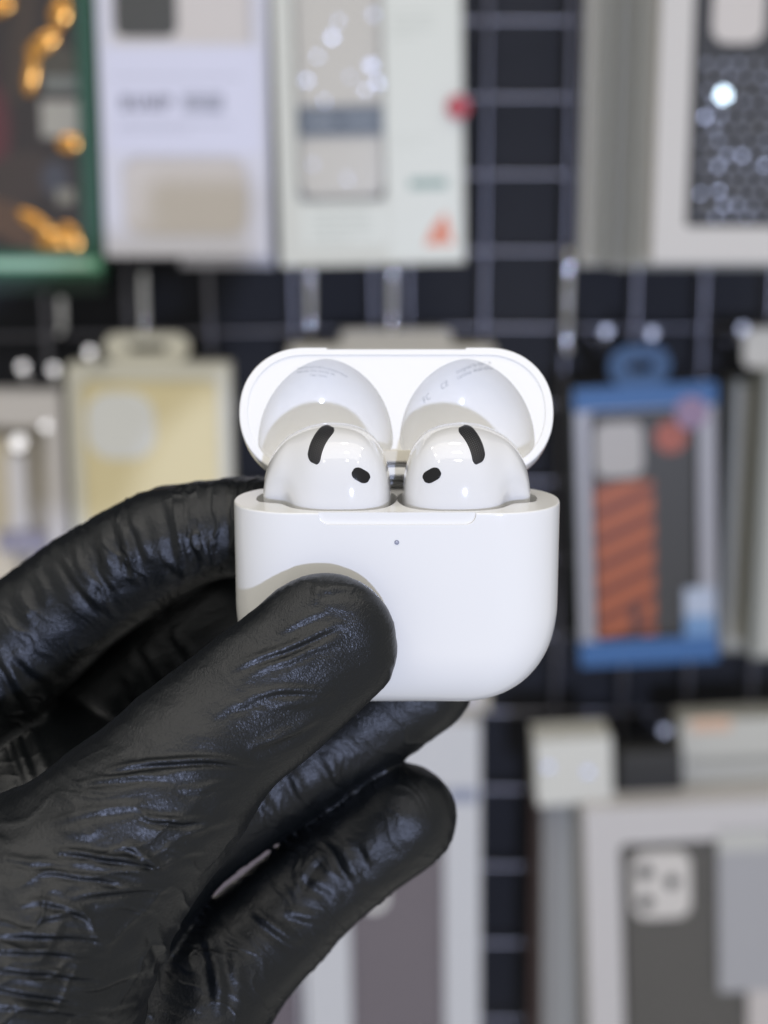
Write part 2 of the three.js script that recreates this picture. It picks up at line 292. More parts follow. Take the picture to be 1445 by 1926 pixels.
// beige box behind the open lid
{
  const p = pack('beige_box', 'beige box mostly hidden behind the open earbud case', 'package', 548, 652, 925, 1338, -640, 22);
  boxBody(p, card(0.50, 0.47, 0.40), []);
  area(p, 'printed_panel', card(0.58, 0.57, 0.66), 570, 690, 905, 1325, p.d + 0.02, 0.3, 2);
  tab(p, card(0.55, 0.52, 0.45), 640, 628, 850, 656, 5, false);
}
// blue package
{
  const p = pack('blue_package', 'blue clear fronted package with a black and orange case inside', 'package', 1078, 728, 1338, 1246, -622, 26, 0.052);
  const blue = card(0.036, 0.125, 0.33, 0.4), smoke = std(0.36, 0.36, 0.40, 0.3);
  const fr = rrect(p.w, p.h, 1, -p.w / 2, 0); fr.holes.push(hole(p, 1104, 770, 1306, 1200, 4));
  part('front_panel', mmgeo(ext(fr, 0.8, p.d - 0.8)), smoke, p.g);
  part('back_panel', mmgeo(sheet(p.w, p.h, -p.w / 2, 0, 0)), card(0.05, 0.05, 0.055), p.g);
  for (const s of [-1, 1]) part('side_panel', mmgeo(new THREE.BoxGeometry(0.8, p.h, p.d - 1.2).translate(s * (p.w / 2 - 0.4), p.h / 2, p.d / 2 - 0.2)), s < 0 ? std(0.10, 0.12, 0.12, 0.35) : smoke, p.g);
  area(p, 'top_band', blue, 1076, 724, 1340, 766, p.d + 0.02, 0.7, 1);
  area(p, 'bottom_band', blue, 1076, 1200, 1340, 1248, p.d + 0.02, 0.7, 1);
  const s = win(p, 1142, 652, 1256, 728, 16); s.holes.push(new THREE.Path(rrect(15, 6, 2.9, p.X(1176), p.Y(700)).getPoints(6)));
  part('hanger_tab', mmgeo(ext(s, 0.8, p.d - 1)), card(0.02, 0.075, 0.19, 0.4), p.g);
  const c1 = area(p, 'phone_case', std(0.035, 0.033, 0.03, 0.45), 1108, 774, 1302, 1196, p.d - 11, 8, 9, p.g, 1);
  area(p, 'camera_window', std(0.42, 0.40, 0.39, 0.4), 1114, 790, 1204, 892, p.d - 2.9, 0.9, 7, c1, 0.2);
  const t = print(256, 640, (c, w, h) => { c.fillStyle = '#74331a'; c.fillRect(0, 0, w, h); c.strokeStyle = '#ad5a2e'; c.lineWidth = 56; for (let i = 0; i < 7; i++) { c.beginPath(); c.moveTo(-10, 80 + i * 112); c.lineTo(w + 10, -20 + i * 108); c.stroke(); } c.fillStyle = '#4b2a26'; c.fillRect(150, 500, 46, 140); });
  art(p, 'orange_panel', t, 1112, 902, 1222, 1194, p.d - 2.8);
  const disc = (x, y, r, z, mat) => part('sticker', mmgeo(new THREE.CylinderGeometry(r, r, 0.5, 28).rotateX(Math.PI / 2).translate(p.X(x), p.Y(y), z)), mat, p.g);
  disc(1256, 822, 9.5, p.d - 2.4, std(0.36, 0.08, 0.04, 0.4)); disc(1292, 778, 9.5, p.d + 1.1, std(0.24, 0.15, 0.24, 0.35));
  area(p, 'printed_label', std(0.42, 0.48, 0.60, 0.4), 1276, 1106, 1334, 1160, p.d + 0.05, 0.4, 1);
  area(p, 'printed_label', std(0.15, 0.28, 0.5, 0.4), 1276, 1160, 1334, 1200, p.d + 0.05, 0.4, 1);
  part('window', mmgeo(ext(win(p, 1104, 766, 1306, 1200, 2), 0.2, p.d - 0.75)), pane, p.g);
}
// grey boxes at the right edge
{
  const p = pack('grey_box', 'slim grey box between the blue package and the right edge, nearest the wall', 'package', 1352, 716, 1560, 1226, -655, 22);
  boxBody(p, card(0.26, 0.27, 0.25), []);
  area(p, 'printed_strip', card(0.46, 0.46, 0.43), 1360, 724, 1404, 1218, p.d + 0.02, 0.3, 1);
  const q = pack('grey_box', 'grey box at the right edge beside the blue package, in front of its neighbour', 'package', 1412, 700, 1640, 1238, -610, 24);
  boxBody(q, card(0.30, 0.31, 0.29), []);
  area(q, 'printed_strip', card(0.5, 0.5, 0.46), 1432, 712, 1630, 1228, q.d + 0.02, 0.3, 1);
  tab(q, card(0.64, 0.62, 0.57), 1384, 628, 1560, 700, 6, false);
}
// boxes below the hand
{
  const weave = (r, g, b) => noiseTexture(256, (u, v) => { const n = 0.5 + 0.5 * Math.sin((u + v) * 2 * Math.PI * 32) * Math.sin((u - v) * 2 * Math.PI * 32); return [r + 0.05 * n, g + 0.05 * n, b + 0.05 * n]; }, true);
  const tx = weave(0.40, 0.37, 0.40); tx.repeat.set(0.03, 0.03);
  const mauve = new THREE.MeshStandardMaterial({ map: tx, roughness: 0.45 });
  const q = pack('mauve_box', 'grey mauve box half hidden behind the ring finger at the bottom', 'package', 230, 1420, 578, 2080, -634, 22);
  boxBody(q, card(0.62, 0.62, 0.66), [hole(q, 260, 1460, 572, 2050, 4)]);
  area(q, 'phone_case', mauve, 262, 1464, 570, 2046, q.d - 9, 8, 8);
  const p = pack('white_box', 'white framed box holding a grey mauve woven case, below the ring finger', 'package', 572, 1364, 903, 2090, -622, 24, 0.012);
  boxBody(p, card(0.62, 0.63, 0.66), [hole(p, 658, 1470, 836, 2060, 5)]);
  area(p, 'backing_card', card(0.3, 0.28, 0.3), 600, 1430, 880, 2070, p.d - 16, 0.6);
  const c1 = area(p, 'phone_case', mauve, 650, 1476, 842, 2050, p.d - 12, 8, 8);
  part('camera_ring', mmgeo(new THREE.TorusGeometry(7, 2.6, 12, 28).translate(p.X(702), p.Y(1682), p.d - 3)), std(0.8, 0.8, 0.78, 0.25), c1);
  part('window', mmgeo(ext(win(p, 658, 1470, 836, 2060, 3), 0.25, p.d - 1.2)), pane, p.g);
  sleeve(p, 8.3);
  area(p, 'grey_band', std(0.28, 0.31, 0.42, 0.4), 842, 1478, 898, 1504, p.d + 0.02, 0.3, 1);
}
// stack of boxes, bottom right
{
  const r = pack('brown_box', 'dark red brown box at the back of the stack on the lower right', 'package', 988, 1424, 1330, 2080, -655, 20, 0.01);
  boxBody(r, card(0.085, 0.05, 0.045), []);
  const s = pack('grey_box', 'grey box behind the pale framed box on the lower right', 'package', 1010, 1488, 1400, 2080, -628, 24, 0.02);
  boxBody(s, card(0.30, 0.30, 0.30), []);
  area(s, 'printed_strip', card(0.42, 0.43, 0.42), 1048, 1500, 1062, 2070, s.d + 0.02, 0.3, 0.5);
  const w1 = pack('white_box', 'short white blister box on top of the stack on the lower right', 'package', 1008, 1390, 1150, 1512, -604, 30, 0.06);
  boxBody(w1, card(0.66, 0.66, 0.62), []);
  for (const [x, y] of [[1030, 1438], [1104, 1452]]) facet('rivet', 2.4, new THREE.Vector3(w1.X(x), w1.Y(y), w1.d + 0.6), w1.g, studMatSoft, 0.1);
  const k = pack('black_pouch', 'small black pouch between two white boxes on the lower right', 'pouch', 1158, 1410, 1285, 1512, -612, 20, 0.05);
  part('pouch_body', mmgeo(new RoundedBoxGeometry(k.w, k.h, k.d, 4, 4).translate(0, k.h / 2, k.d / 2)), std(0.02, 0.02, 0.02, 0.5), k.g);
  part('pouch_flap', mmgeo(new RoundedBoxGeometry(k.w * 0.9, k.h * 0.4, 2, 2, 0.9).translate(0, k.h * 0.75, k.d + 0.6)), std(0.025, 0.025, 0.025, 0.4), k.g);
  const l = pack('white_box', 'white clear topped box above the pale framed box at the lower right edge', 'package', 1278, 1352, 1560, 1500, -625, 26, 0.05);
  boxBody(l, card(0.56, 0.56, 0.52), []);
  area(l, 'peach_label', card(0.66, 0.46, 0.34), 1296, 1346, 1372, 1372, l.d + 0.02, 0.3, 2);
  area(l, 'printed_strip', card(0.36, 0.36, 0.33), 1290, 1420, 1550, 1436, l.d + 0.02, 0.3, 1);
  const p = pack('grey_box', 'pale framed box with a dark grey case and white camera ring, lower right', 'package', 1094, 1512, 1500, 2100, -590, 26, 0.055);
  boxBody(p, card(0.60, 0.58, 0.58), [hole(p, 1158, 1578, 1420, 2060, 4)]);
  area(p, 'backing_card', std(0.02, 0.022, 0.025, 0.6), 1140, 1560, 1440, 2070, p.d - 16, 0.6);
  const c1 = area(p, 'phone_case', std(0.075, 0.07, 0.065, 0.5), 1166, 1584, 1412, 2050, p.d - 12, 8, 9, p.g, 1);
  area(p, 'camera_window', std(0.68, 0.65, 0.62, 0.35), 1180, 1598, 1290, 1722, p.d - 3.9, 1.6, 9, c1, 0.4);
  for (const [x, y, q] of [[1254, 1654, 4.2], [1204, 1634, 4.6], [1204, 1690, 4.6]]) part('lens_hole', mmgeo(new THREE.CylinderGeometry(q, q, 0.6, 24).rotateX(Math.PI / 2).translate(p.X(x), p.Y(y), p.d - 2.1)), std(0.05, 0.05, 0.055, 0.3), c1);
  part('window', mmgeo(ext(win(p, 1158, 1578, 1420, 2060, 3), 0.25, p.d - 1.2)), pane, p.g);
  area(p, 'printed_label', card(0.40, 0.40, 0.42), 1338, 1560, 1480, 1862, p.d + 0.02, 0.4, 1);
  area(p, 'printed_label', card(0.58, 0.54, 0.52), 1392, 1862, 1480, 2080, p.d + 0.02, 0.4, 1);
  sleeve(p, 4.2); sleeve(l, 6.1);
  area(p, 'printed_label', card(0.55, 0.55, 0.52), 1338, 1564, 1440, 1600, p.d + 0.5, 0.3, 1);
}
// short hanger wires that show in the gap below the top row
for (const [x, y0, y1, label] of [[119, 548, 626, 'short chrome hanger wire below the green framed package'], [273, 496, 622, 'short chrome hanger wire below the banded white box'], [585, 492, 622, 'chrome hanger wire below the left half of the off white box'], [738, 490, 618, 'chrome hanger wire below the right half of the off white box'], [1066, 470, 660, 'chrome hanger wire left of the grey box stack on the top right']]) {
  const a = W(x, y0, ZG + 9), b = W(x, y1, ZG + 9), g = thing('hanger_wire', label, 'hanger wire', new THREE.Vector3(b.x, b.y, ZG));
  const h = a.y - b.y, c = new THREE.CatmullRomCurve3([[0, h, 0], [0, h, 6], [0, h - 4, 9], [0, h * 0.5, 9], [0, 2, 9], [0, 0, 11], [0, 1, 15]].map((q) => new THREE.Vector3(...q)));
  part('wire', mmgeo(new THREE.TubeGeometry(c, 40, 2.6, 10)), chrome, g); part('end_cap', mmgeo(new THREE.SphereGeometry(2.9, 16, 12).translate(0, 1, 15)), chrome, g);
}
hook(1140, 622, 70, 'left chrome hook prong above the blue package');
hook(1226, 626, 78, 'right chrome hook prong above the blue package');
hook(170, 662, 80, 'chrome hook prong beside the hanger tab of the cream box', true);
hook(44, 690, 66, 'left one of two chrome hook prongs above the white box at the left edge', true);
hook(102, 694, 66, 'right one of two chrome hook prongs above the white box at the left edge', true);
hook(1396, 618, 64, 'chrome hook prong above the grey boxes at the right edge');
hook(1250, 1372, 90, 'chrome hook prong above the black pouch');

// ───────────── the earbud's shape (millimetres, x away from the case's middle on the left) ─────────────
const supe = (x, y, z, a, b, c, n) => (Math.pow(Math.abs(x / a) ** n + Math.abs(y / b) ** n + Math.abs(z / c) ** n, 1 / n) - 1) * Math.min(a, b, c);
const bulb = (x, y, z) => supe(x + 8.7, y + 0.8, z - 1.0, 7.45, 11.9, 7.4, 2.75);
const lobe = (x, y, z) => supe(x + 11.0, y + 0.8, z + 0.8, 9.65, 11.95, 7.0, 2.35);
const dent = (x, y, z) => supe(x + 18.9, y + 3.2, z - 7.6, 4.6, 7.0, 5.6, 2);   // hollow beside the front, low on the outer side
const budField = (sx) => (x, y, z) => smin(bulb(sx * x, y, z), -smin(-lobe(sx * x, y, z), dent(sx * x, y, z), 2.4), 1.6);   // sx = 1 left, -1 right
const budBounds = (sx) => sx > 0 ? [[-23.5, -15, -11.5], [1, 14, 11.5]] : [[-1, -15, -11.5], [23.5, 14, 11.5]];

// ───────────── the charging case ─────────────
const CW = 25.05, CD = 10.6, HB = 31.9, LH = 15.4;
function pill(levels) {   // stacked stadium outlines [y, half width, half depth], closed at both ends
  const around = [], pos = [], idx = [], uv = [], e = 2 / 2.15, arc = 22, flat = 26;
  for (let q = 0; q < 2; q++) { const s = q ? -1 : 1;   // right end, then back along the far side
    for (let i = 0; i < 2 * arc; i++) { const t = (i / arc - 1) * Math.PI / 2, c = Math.cos(t), v = Math.sin(t); around.push([s, s * c ** e, s * Math.sign(v) * Math.abs(v) ** e]); }
    for (let i = 0; i < flat; i++) around.push([s * (1 - 2 * i / flat), 0, s]);
  }
  const n = around.length;
  for (const [y, w, d] of levels) for (const [i, [l, x, z]] of around.entries()) { pos.push(l * Math.max(w - d, 0) + x * d, y, z * d); uv.push(i / n, y); }
  const last = levels.length - 1;
  for (let k = 0; k < last; k++) for (let i = 0; i < n; i++) { const a = k * n + i, b = k * n + (i + 1) % n; idx.push(a, a + n, b, b, a + n, b + n); }
  for (const [k, up] of [[0, false], [last, true]]) { const c = pos.length / 3; pos.push(0, levels[k][0], 0); uv.push(0, 0); for (let i = 0; i < n; i++) { const a = k * n + i, b = k * n + (i + 1) % n; up ? idx.push(a, c, b) : idx.push(a, b, c); } }
  const g = new THREE.BufferGeometry().setAttribute('position', new THREE.Float32BufferAttribute(pos, 3)).setAttribute('uv', new THREE.Float32BufferAttribute(uv, 2)); g.setIndex(idx);
  const ng = g.toNonIndexed(); ng.computeVertexNormals();
  // smooth normals except across sharp edges
  return crease(ng, 0.6);
}
function crease(g, angle) {
  const p = g.attributes.position, nn = g.attributes.normal, map = new Map(), key = (i) => Math.round(p.getX(i) * 1e4) + ',' + Math.round(p.getY(i) * 1e4) + ',' + Math.round(p.getZ(i) * 1e4), keys = [];
  const fa = []; const A = new THREE.Vector3(), B = new THREE.Vector3(), C = new THREE.Vector3();
  for (let i = 0; i < p.count; i += 3) { A.fromBufferAttribute(p, i); B.fromBufferAttribute(p, i + 1).sub(A); C.fromBufferAttribute(p, i + 2).sub(A); B.cross(C); fa.push(B.length()); }
  for (let i = 0; i < p.count; i++) { const k = keys[i] = key(i); if (!map.has(k)) map.set(k, []); map.get(k).push(i); }
  const out = new Float32Array(p.count * 3), ca = Math.cos(angle);
  for (let i = 0; i < p.count; i++) {
    let x = 0, y = 0, z = 0; const a = [nn.getX(i), nn.getY(i), nn.getZ(i)];
    for (const j of map.get(keys[i])) { const b = [nn.getX(j), nn.getY(j), nn.getZ(j)]; if (a[0] * b[0] + a[1] * b[1] + a[2] * b[2] > ca) { const w = fa[Math.floor(j / 3)]; x += b[0] * w; y += b[1] * w; z += b[2] * w; } }
    const l = Math.hypot(x, y, z) || 1; out.set([x / l, y / l, z / l], i * 3);
  }
  g.setAttribute('normal', new THREE.BufferAttribute(out, 3)); return g;
}
const bodyLevels = [];
{
  const n = 2.35, a = 16.5, rb = 10.5;
  for (let i = 0; i <= 40; i++) {
    const t = (i + 0.35) / 40.35 * Math.PI / 2, dy = Math.sin(t) ** (2 / n) * 0, y01 = 1 - Math.cos(t);   // finer rings near the bottom
    const y = -HB + a * y01, u = 1 - y01, w = CW - a + a * Math.max(0, 1 - u ** n) ** (1 / n), v = Math.max(0, 1 - (y + HB) / rb), d = CD * Math.max(0.002, 1 - v ** 2.3) ** (1 / 2.3);
    bodyLevels.push([y + dy, w, d]);
  }
  for (let i = 1; i <= 8; i++) bodyLevels.push([-HB + a + (HB - a - 0.35) * i / 8, CW, CD]);
  for (const [dy, ins] of [[0.2, 0.04], [0.3, 0.13], [0.35, 0.3]]) bodyLevels.push([-0.35 + dy, CW - ins, CD - ins]);
}
const lidLevels = [[0, CW - 0.3, CD - 0.3], [0.06, CW - 0.12, CD - 0.12], [0.2, CW - 0.03, CD - 0.03], [0.4, CW, CD], [3, CW, CD]];
for (let i = 1; i <= 28; i++) { const t = i / 28.3 * Math.PI / 2, y = 3 + (LH - 3) * Math.sin(t), u = Math.sin(t); lidLevels.push([y, CW - 13 + 13 * Math.max(0, 1 - u ** 2.35) ** (1 / 2.35), CD * Math.max(0.002, 1 - u ** 2.3) ** (1 / 2.3)]); }

const ev = new Evaluator(); ev.useGroups = false;
const brush = (g) => { const b = new Brush(g); b.updateMatrixWorld(); return b; };
const cut = (a, ...rest) => { let r = brush(a); for (const g of rest) r = ev.evaluate(r, brush(g), SUBTRACTION); return r.geometry; };
const grown = (sx, by, squash = 0) => { const f = budField(sx); return solid((x, y, z) => f(x, squash && y > 0 ? y * squash : y, z) - by, ...budBounds(sx).map((v, i) => v.map((q) => q + (i ? 1.5 : -1.5))), 0.5); };
const plain = (g) => { const h = g.index ? g : g; for (const k of Object.keys(h.attributes)) if (!['position', 'normal', 'uv'].includes(k)) h.deleteAttribute(k); return h; };
const notch = plain(ext(rrect(23.2, 5, 1.5, -11.6, -1.75), 3, CD - 0.45));
const bodyGeo = cut(pill(bodyLevels), grown(1, 0.75), grown(-1, 0.75), notch);
const inner = pill([[-1, CW - 1.3, CD - 1.3], [0.22, CW - 1.3, CD - 1.3], [0.3, CW - 1.4, CD - 1.4]]);
const lipNotch = plain(ext(rrect(22.4, 1.8, 0.6, -11.2, -0.4), 3, CD - 0.4));
// egg shaped hollow in the lid for one earbud
const hollow = (sx) => { const f = (x, y, z) => { const dx = Math.abs(sx * x + 11.25) / 10.7, dz = z > -5 ? ((z + 5) / 13.7) ** 2 : ((-5 - z) / 4.9) ** 2.2, p = (dx ** 1.75 + dz) ** 1.15; return ((p + Math.abs(y / 8) ** 2.3) ** 0.5 - 1) * 5; };
  return solid(f, sx > 0 ? [-23, -13, -11.5] : [-0.2, -13, -11.5], sx > 0 ? [0.2, 13, 10.5] : [23, 13, 10.5], 0.4); };
const lidGeo = cut(pill(lidLevels), inner, hollow(1), hollow(-1), lipNotch);

const whiteShell = std(0.865, 0.865, 0.865, 0.12, { ior: 1.48 });
const caseGroup = thing('earbud_case', 'glossy white earbud charging case held open in the black glove', 'charging case', new THREE.Vector3(0, -HB, 0));
const inCase = (g) => mmgeo(g.translate(0, HB, 0));
part('body', inCase(bodyGeo), whiteShell, caseGroup);
// lid, opened about its hinge
const OPEN = 114 * Math.PI / 180, lidC = new THREE.Vector3(0, 12.25, -10.2);
const lidM = new THREE.Matrix4().makeTranslation(lidC.x, lidC.y, lidC.z).multiply(new THREE.Matrix4().makeRotationX(-OPEN));
const lid = part('lid', inCase(lidGeo.clone().applyMatrix4(lidM)), whiteShell, caseGroup);
const hingeMat = std(0.22, 0.22, 0.22, 0.42, { metalness: 0.4 });
const hinge = part('hinge', inCase(mergeGeometries([
  new THREE.CylinderGeometry(1.1, 1.1, 24, 20).rotateZ(Math.PI / 2).translate(0, 0.9, -8.6),
  new RoundedBoxGeometry(10, 2.6, 0.8, 2, 0.2).translate(0, 3.0, -6.9)].map((g) => plain(g.index ? g.toNonIndexed() : g)))), hingeMat, caseGroup);
part('hinge_plate', inCase(new RoundedBoxGeometry(9, 2.0, 0.8, 2, 0.25).rotateX(-0.42).translate(0, 5.4, -7.0)), std(0.62, 0.59, 0.52, 0.3), hinge);
{ // status light
  const p = W(746.5, 1020, CD), g = new THREE.CylinderGeometry(0.36, 0.36, 0.1, 24).rotateX(Math.PI / 2).translate(p.x, p.y, CD + 0.03);
  const led = part('status_light', inCase(g), std(0.24, 0.25, 0.32, 0.3), caseGroup);
  part('lens', inCase(new THREE.SphereGeometry(0.18, 14, 10).scale(1, 1, 0.4).translate(p.x - 0.03, p.y + 0.05, CD + 0.09)), std(0.45, 0.46, 0.55, 0.15), led);
}
// fine print inside the lid
{
  const target = new THREE.Mesh(lidGeo.clone().applyMatrix4(lidM), new THREE.MeshBasicMaterial({ side: THREE.DoubleSide })), rc = new THREE.Raycaster();
  const smallPrint = (pts, tex, nu = 26, nv = 6) => {   // pts: for t in 0..1 the upper edge of the text, and its height in pixels
    const pos = [], uv = [], idx = [];
    for (let j = 0; j <= nv; j++) for (let i = 0; i <= nu; i++) {
      const [x, y, nx, ny] = pts(i / nu), q = W(x + nx * j / nv, y + ny * j / nv, 0).sub(cam).normalize();
      rc.set(cam, q); const hit = rc.intersectObject(target)[0], P = hit ? hit.point.clone().addScaledVector(q, -0.05) : new THREE.Vector3();
      pos.push(P.x, P.y, P.z); uv.push(i / nu, 1 - j / nv);
    }
    for (let j = 0; j < nv; j++) for (let i = 0; i < nu; i++) { const a = j * (nu + 1) + i; idx.push(a, a + nu + 1, a + 1, a + 1, a + nu + 1, a + nu + 2); }
    const g = new THREE.BufferGeometry().setAttribute('position', new THREE.Float32BufferAttribute(pos, 3)).setAttribute('uv', new THREE.Float32BufferAttribute(uv, 2)); g.setIndex(idx); g.computeVertexNormals();
    part('fine_print', inCase(g), new THREE.MeshPhysicalMaterial({ color: new THREE.Color().setRGB(0.50, 0.51, 0.53), alphaMap: tex, transparent: true, roughness: 0.35 }), lid);
  };
  const text = (w, h, rows) => { const t = print(w, h, (c) => { c.fillStyle = '#000'; c.fillRect(0, 0, w, h); c.fillStyle = '#bbb'; for (const [s, x, y, f, mw] of rows) { c.font = f + 'px sans-serif'; c.fillText(s, x, y, mw); } }); t.colorSpace = THREE.NoColorSpace; return t; };
  smallPrint((t) => [558 + 98 * t, 689 - 9 * Math.sin(t * 2.2) + 24 * t * t, -3 * t, 24], text(1024, 256, [['Designed by Apple in California  Assembled in Vietnam', 10, 66, 54, 1000], ['Model A3058   5V 0.5A   Rated 3.85V 1.3Wh', 10, 144, 54, 760], ['Class 1 Device', 270, 228, 54, 360]]));
  smallPrint((t) => [790 + 138 * t, 742 - 66 * Math.sin(t * 1.62), 8 - 6 * t, 24], text(1280, 224, [['FC', 10, 170, 130, 130], ['CE', 330, 170, 120, 160], ['Designed by Apple in', 620, 80, 76, 620], ['California  Model A3058', 620, 176, 76, 640]]));
}

// ───────────── the two earbuds ─────────────
const budMat = std(0.80, 0.80, 0.805, 0.07, { ior: 1.5, clearcoat: 1, clearcoatRoughness: 0.02 });
const meshTex = noiseTexture(256, (u, v) => { const k = 8, a = (u + v) * k * Math.PI * 2, b = (u - v) * k * Math.PI * 2, n = Math.max(0, Math.cos(a) * Math.cos(b)); const q = 0.06 + 0.52 * n * n; return [q, q, q * 1.06]; }, true);
const grilleMat = new THREE.MeshStandardMaterial({ map: meshTex, roughness: 0.45, metalness: 0.3 }), sensorMat = std(0.008, 0.008, 0.01, 0.2);
function earbud(sx, label) {
  const f = budField(sx), g = thing('earbud', label, 'earbud', new THREE.Vector3(-sx * 10.6, -12, 0)), mid = 745.8;
  const geo = solid(f, ...budBounds(sx), 0.34), into = (q) => mmgeo(q.translate(sx * 10.6, 12, 0));
  part('shell', into(geo), budMat, g);
  // a patch lying on the shell: (u, v) to a pixel of the left bud
  const patch = (name, at, nu, nv, mat, lift, uvs) => {
    const pos = [], uv = [], idx = [];
    for (let j = 0; j <= nv; j++) for (let i = 0; i <= nu; i++) {
      let [x, y] = at(i / nu, j / nv); if (sx < 0) x = 2 * mid - x;
      const d = W(x, y, 0).sub(cam).normalize(), P = cam.clone().addScaledVector(d, 195);
      for (let s = 0; s < 200; s++) { const v = f(P.x, P.y, P.z); if (v < 0.002) break; P.addScaledVector(d, Math.max(0.004, v * 0.6)); }
      const n = grad(f, P.x, P.y, P.z), edge = Math.min(i, nu - i, j, nv - j) === 0 ? -0.25 : lift;
      pos.push(P.x + n[0] * edge, P.y + n[1] * edge, P.z + n[2] * edge); uv.push(i / nu * uvs[0], j / nv * uvs[1]);
    }
    for (let j = 0; j < nv; j++) for (let i = 0; i < nu; i++) { const a = j * (nu + 1) + i, t = [a, a + nu + 1, a + 1, a + 1, a + nu + 1, a + nu + 2]; idx.push(...(sx > 0 ? t : t.reverse())); }
    const q = new THREE.BufferGeometry().setAttribute('position', new THREE.Float32BufferAttribute(pos, 3)).setAttribute('uv', new THREE.Float32BufferAttribute(uv, 2)); q.setIndex(idx); q.computeVertexNormals();
    part(name, into(q), mat, g);
  };
  const capsule = (ax, ay, bx, by, bow, hw) => (u, v) => {   // rounded slot from a to b, bowed sideways
    const t = (v - 0.5) * 2, L = Math.hypot(bx - ax, by - ay), nx = -(by - ay) / L, ny = (bx - ax) / L, round = Math.min(1, hw / (L / 2)), e = Math.max(0, (Math.abs(t) - (1 - round)) / round), half = hw * Math.sqrt(Math.max(0.0, 1 - e * e)) + 0.01;
    const s = (u - 0.5) * 2 * half + bow * (1 - t * t);
    return [ax + (bx - ax) * v + nx * s, ay + (by - ay) * v + ny * s];
  };
  patch('microphone_mesh', capsule(624, 801, 590, 873, 9, 14.5), 18, 46, grilleMat, 0.07, [0.5, 1.3]);
  patch('sensor_window', capsule(663, 885, 695, 903, 0, 13.2), 18, 40, sensorMat, 0.07, [1, 1]);
  return g;
}
earbud(1, 'white earbud on the left, nearer the gloved index finger, sitting in the case');
earbud(-1, 'white earbud on the right, farther from the glove, sitting in the case');

// ───────────── the gloved hand ─────────────
// joints as [px, py, z, radius in px]; flat > 1 thins a finger front to back
const CH = {
  thumb: { flat: 1.22, j: [[611, 1212, 16.2, 139, 1.7], [530, 1283, 18.2, 142, 1.5], [400, 1390, 21.8, 150, 1.3], [275, 1527, 26.5, 176, 1.18], [150, 1652, 30, 208, 1.1], [0, 1805, 32, 288], [-150, 2000, 34, 400], [-420, 2350, 42, 480]] },
  index: { flat: 1, j: [[490, 990, -19.8, 95], [440, 992, -20, 94], [360, 1004, -20.5, 98], [304, 1022, -21, 105], [182, 1098, -22, 110], [58, 1195, -22, 120], [-100, 1330, -20, 145], [-260, 1560, -10, 210]] },
  middle: { flat: 1, j: [[790, 1288, -20.2, 98], [640, 1389, -19, 99], [490, 1481, -16, 104], [335, 1576, -10, 121], [150, 1740, -2, 170]] },
  ring: { flat: 1, j: [[756, 1537, -16, 103], [625, 1640, -14, 101], [497, 1757, -9, 113], [404, 1862, -3, 126], [325, 2010, 4, 150], [200, 2200, 10, 220]] },
  palm: { flat: 1, j: [[420, 1135, -33, 105], [290, 1225, -39, 125], [110, 1390, -42, 165], [80, 1600, -18, 220], [250, 1850, -8, 140], [40, 1980, 0, 330]] },
};
const names = Object.keys(CH), caps = [];
for (const [ci, nm] of names.entries()) {
  const c = CH[nm]; let u = 0;
  let P = c.j.map(([x, y, z, r, f]) => { const p = W(x, y, z); return { p, r: r * depthOf(p) / FPX, f: f ?? 1 }; });
  const curve = new THREE.CatmullRomCurve3(P.map((q) => q.p), false, 'centripetal'), radii = new THREE.CatmullRomCurve3(P.map((q, i) => new THREE.Vector3(q.r, q.f * 10, i * 8)), false, 'centripetal'), n = (P.length - 1) * 3;
  const fine = []; for (let i = 0; i <= n; i++) { const q = radii.getPoint(i / n); fine.push({ p: curve.getPoint(i / n), r: q.x, f: q.y / 10 }); }
  P.length = 0; P.push(...fine);
  for (let i = 0; i + 1 < P.length; i++) { const a = P[i], b = P[i + 1], d = b.p.clone().sub(a.p), L = d.length(); caps.push({ ci, a: a.p, d, L2: L * L, ra: a.r, rb: b.r, u0: u, L, fa: a.f, fb: b.f, f2: (a.f + b.f) ** 2 / 4, M2: d.x * d.x + d.y * d.y + d.z * d.z * (a.f + b.f) ** 2 / 4 }); u += L; }
}
const capD = (c, x, y, z) => {
  const px = x - c.a.x, py = y - c.a.y, pz = z - c.a.z, t = Math.min(1, Math.max(0, (px * c.d.x + py * c.d.y + pz * c.d.z * c.f2) / c.M2)), ex = px - t * c.d.x, ey = py - t * c.d.y, ez = (pz - t * c.d.z) * (c.fa + t * (c.fb - c.fa));
  return Math.sqrt(ex * ex + ey * ey + ez * ez) - (c.ra + t * (c.rb - c.ra));
};
const dist = new Float64Array(names.length);
function hand(x, y, z) {
  dist.fill(1e3);
  for (const c of caps) { const v = capD(c, x, y, z), k = c.ci; dist[k] = dist[k] > 900 ? v : k === 4 ? smin(dist[k], v, 3) : Math.min(dist[k], v); }
  const fingers = smin(smin(dist[2], dist[3], 0.4), dist[1], 1.0), base = smin(dist[0], dist[4], 5);
  return smin(fingers, base, 3);
}
const nearest = (x, y, z) => { let best = 1e9, who = null, u = 0; for (const c of caps) { const v = capD(c, x, y, z); if (v < best) { best = v; who = c; } } const t = ((x - who.a.x) * who.d.x + (y - who.a.y) * who.d.y + (z - who.a.z) * who.d.z) / who.L2; u = who.u0 + Math.min(1, Math.max(who.u0 ? 0 : -9, t)) * who.L; return [who.ci, u]; };
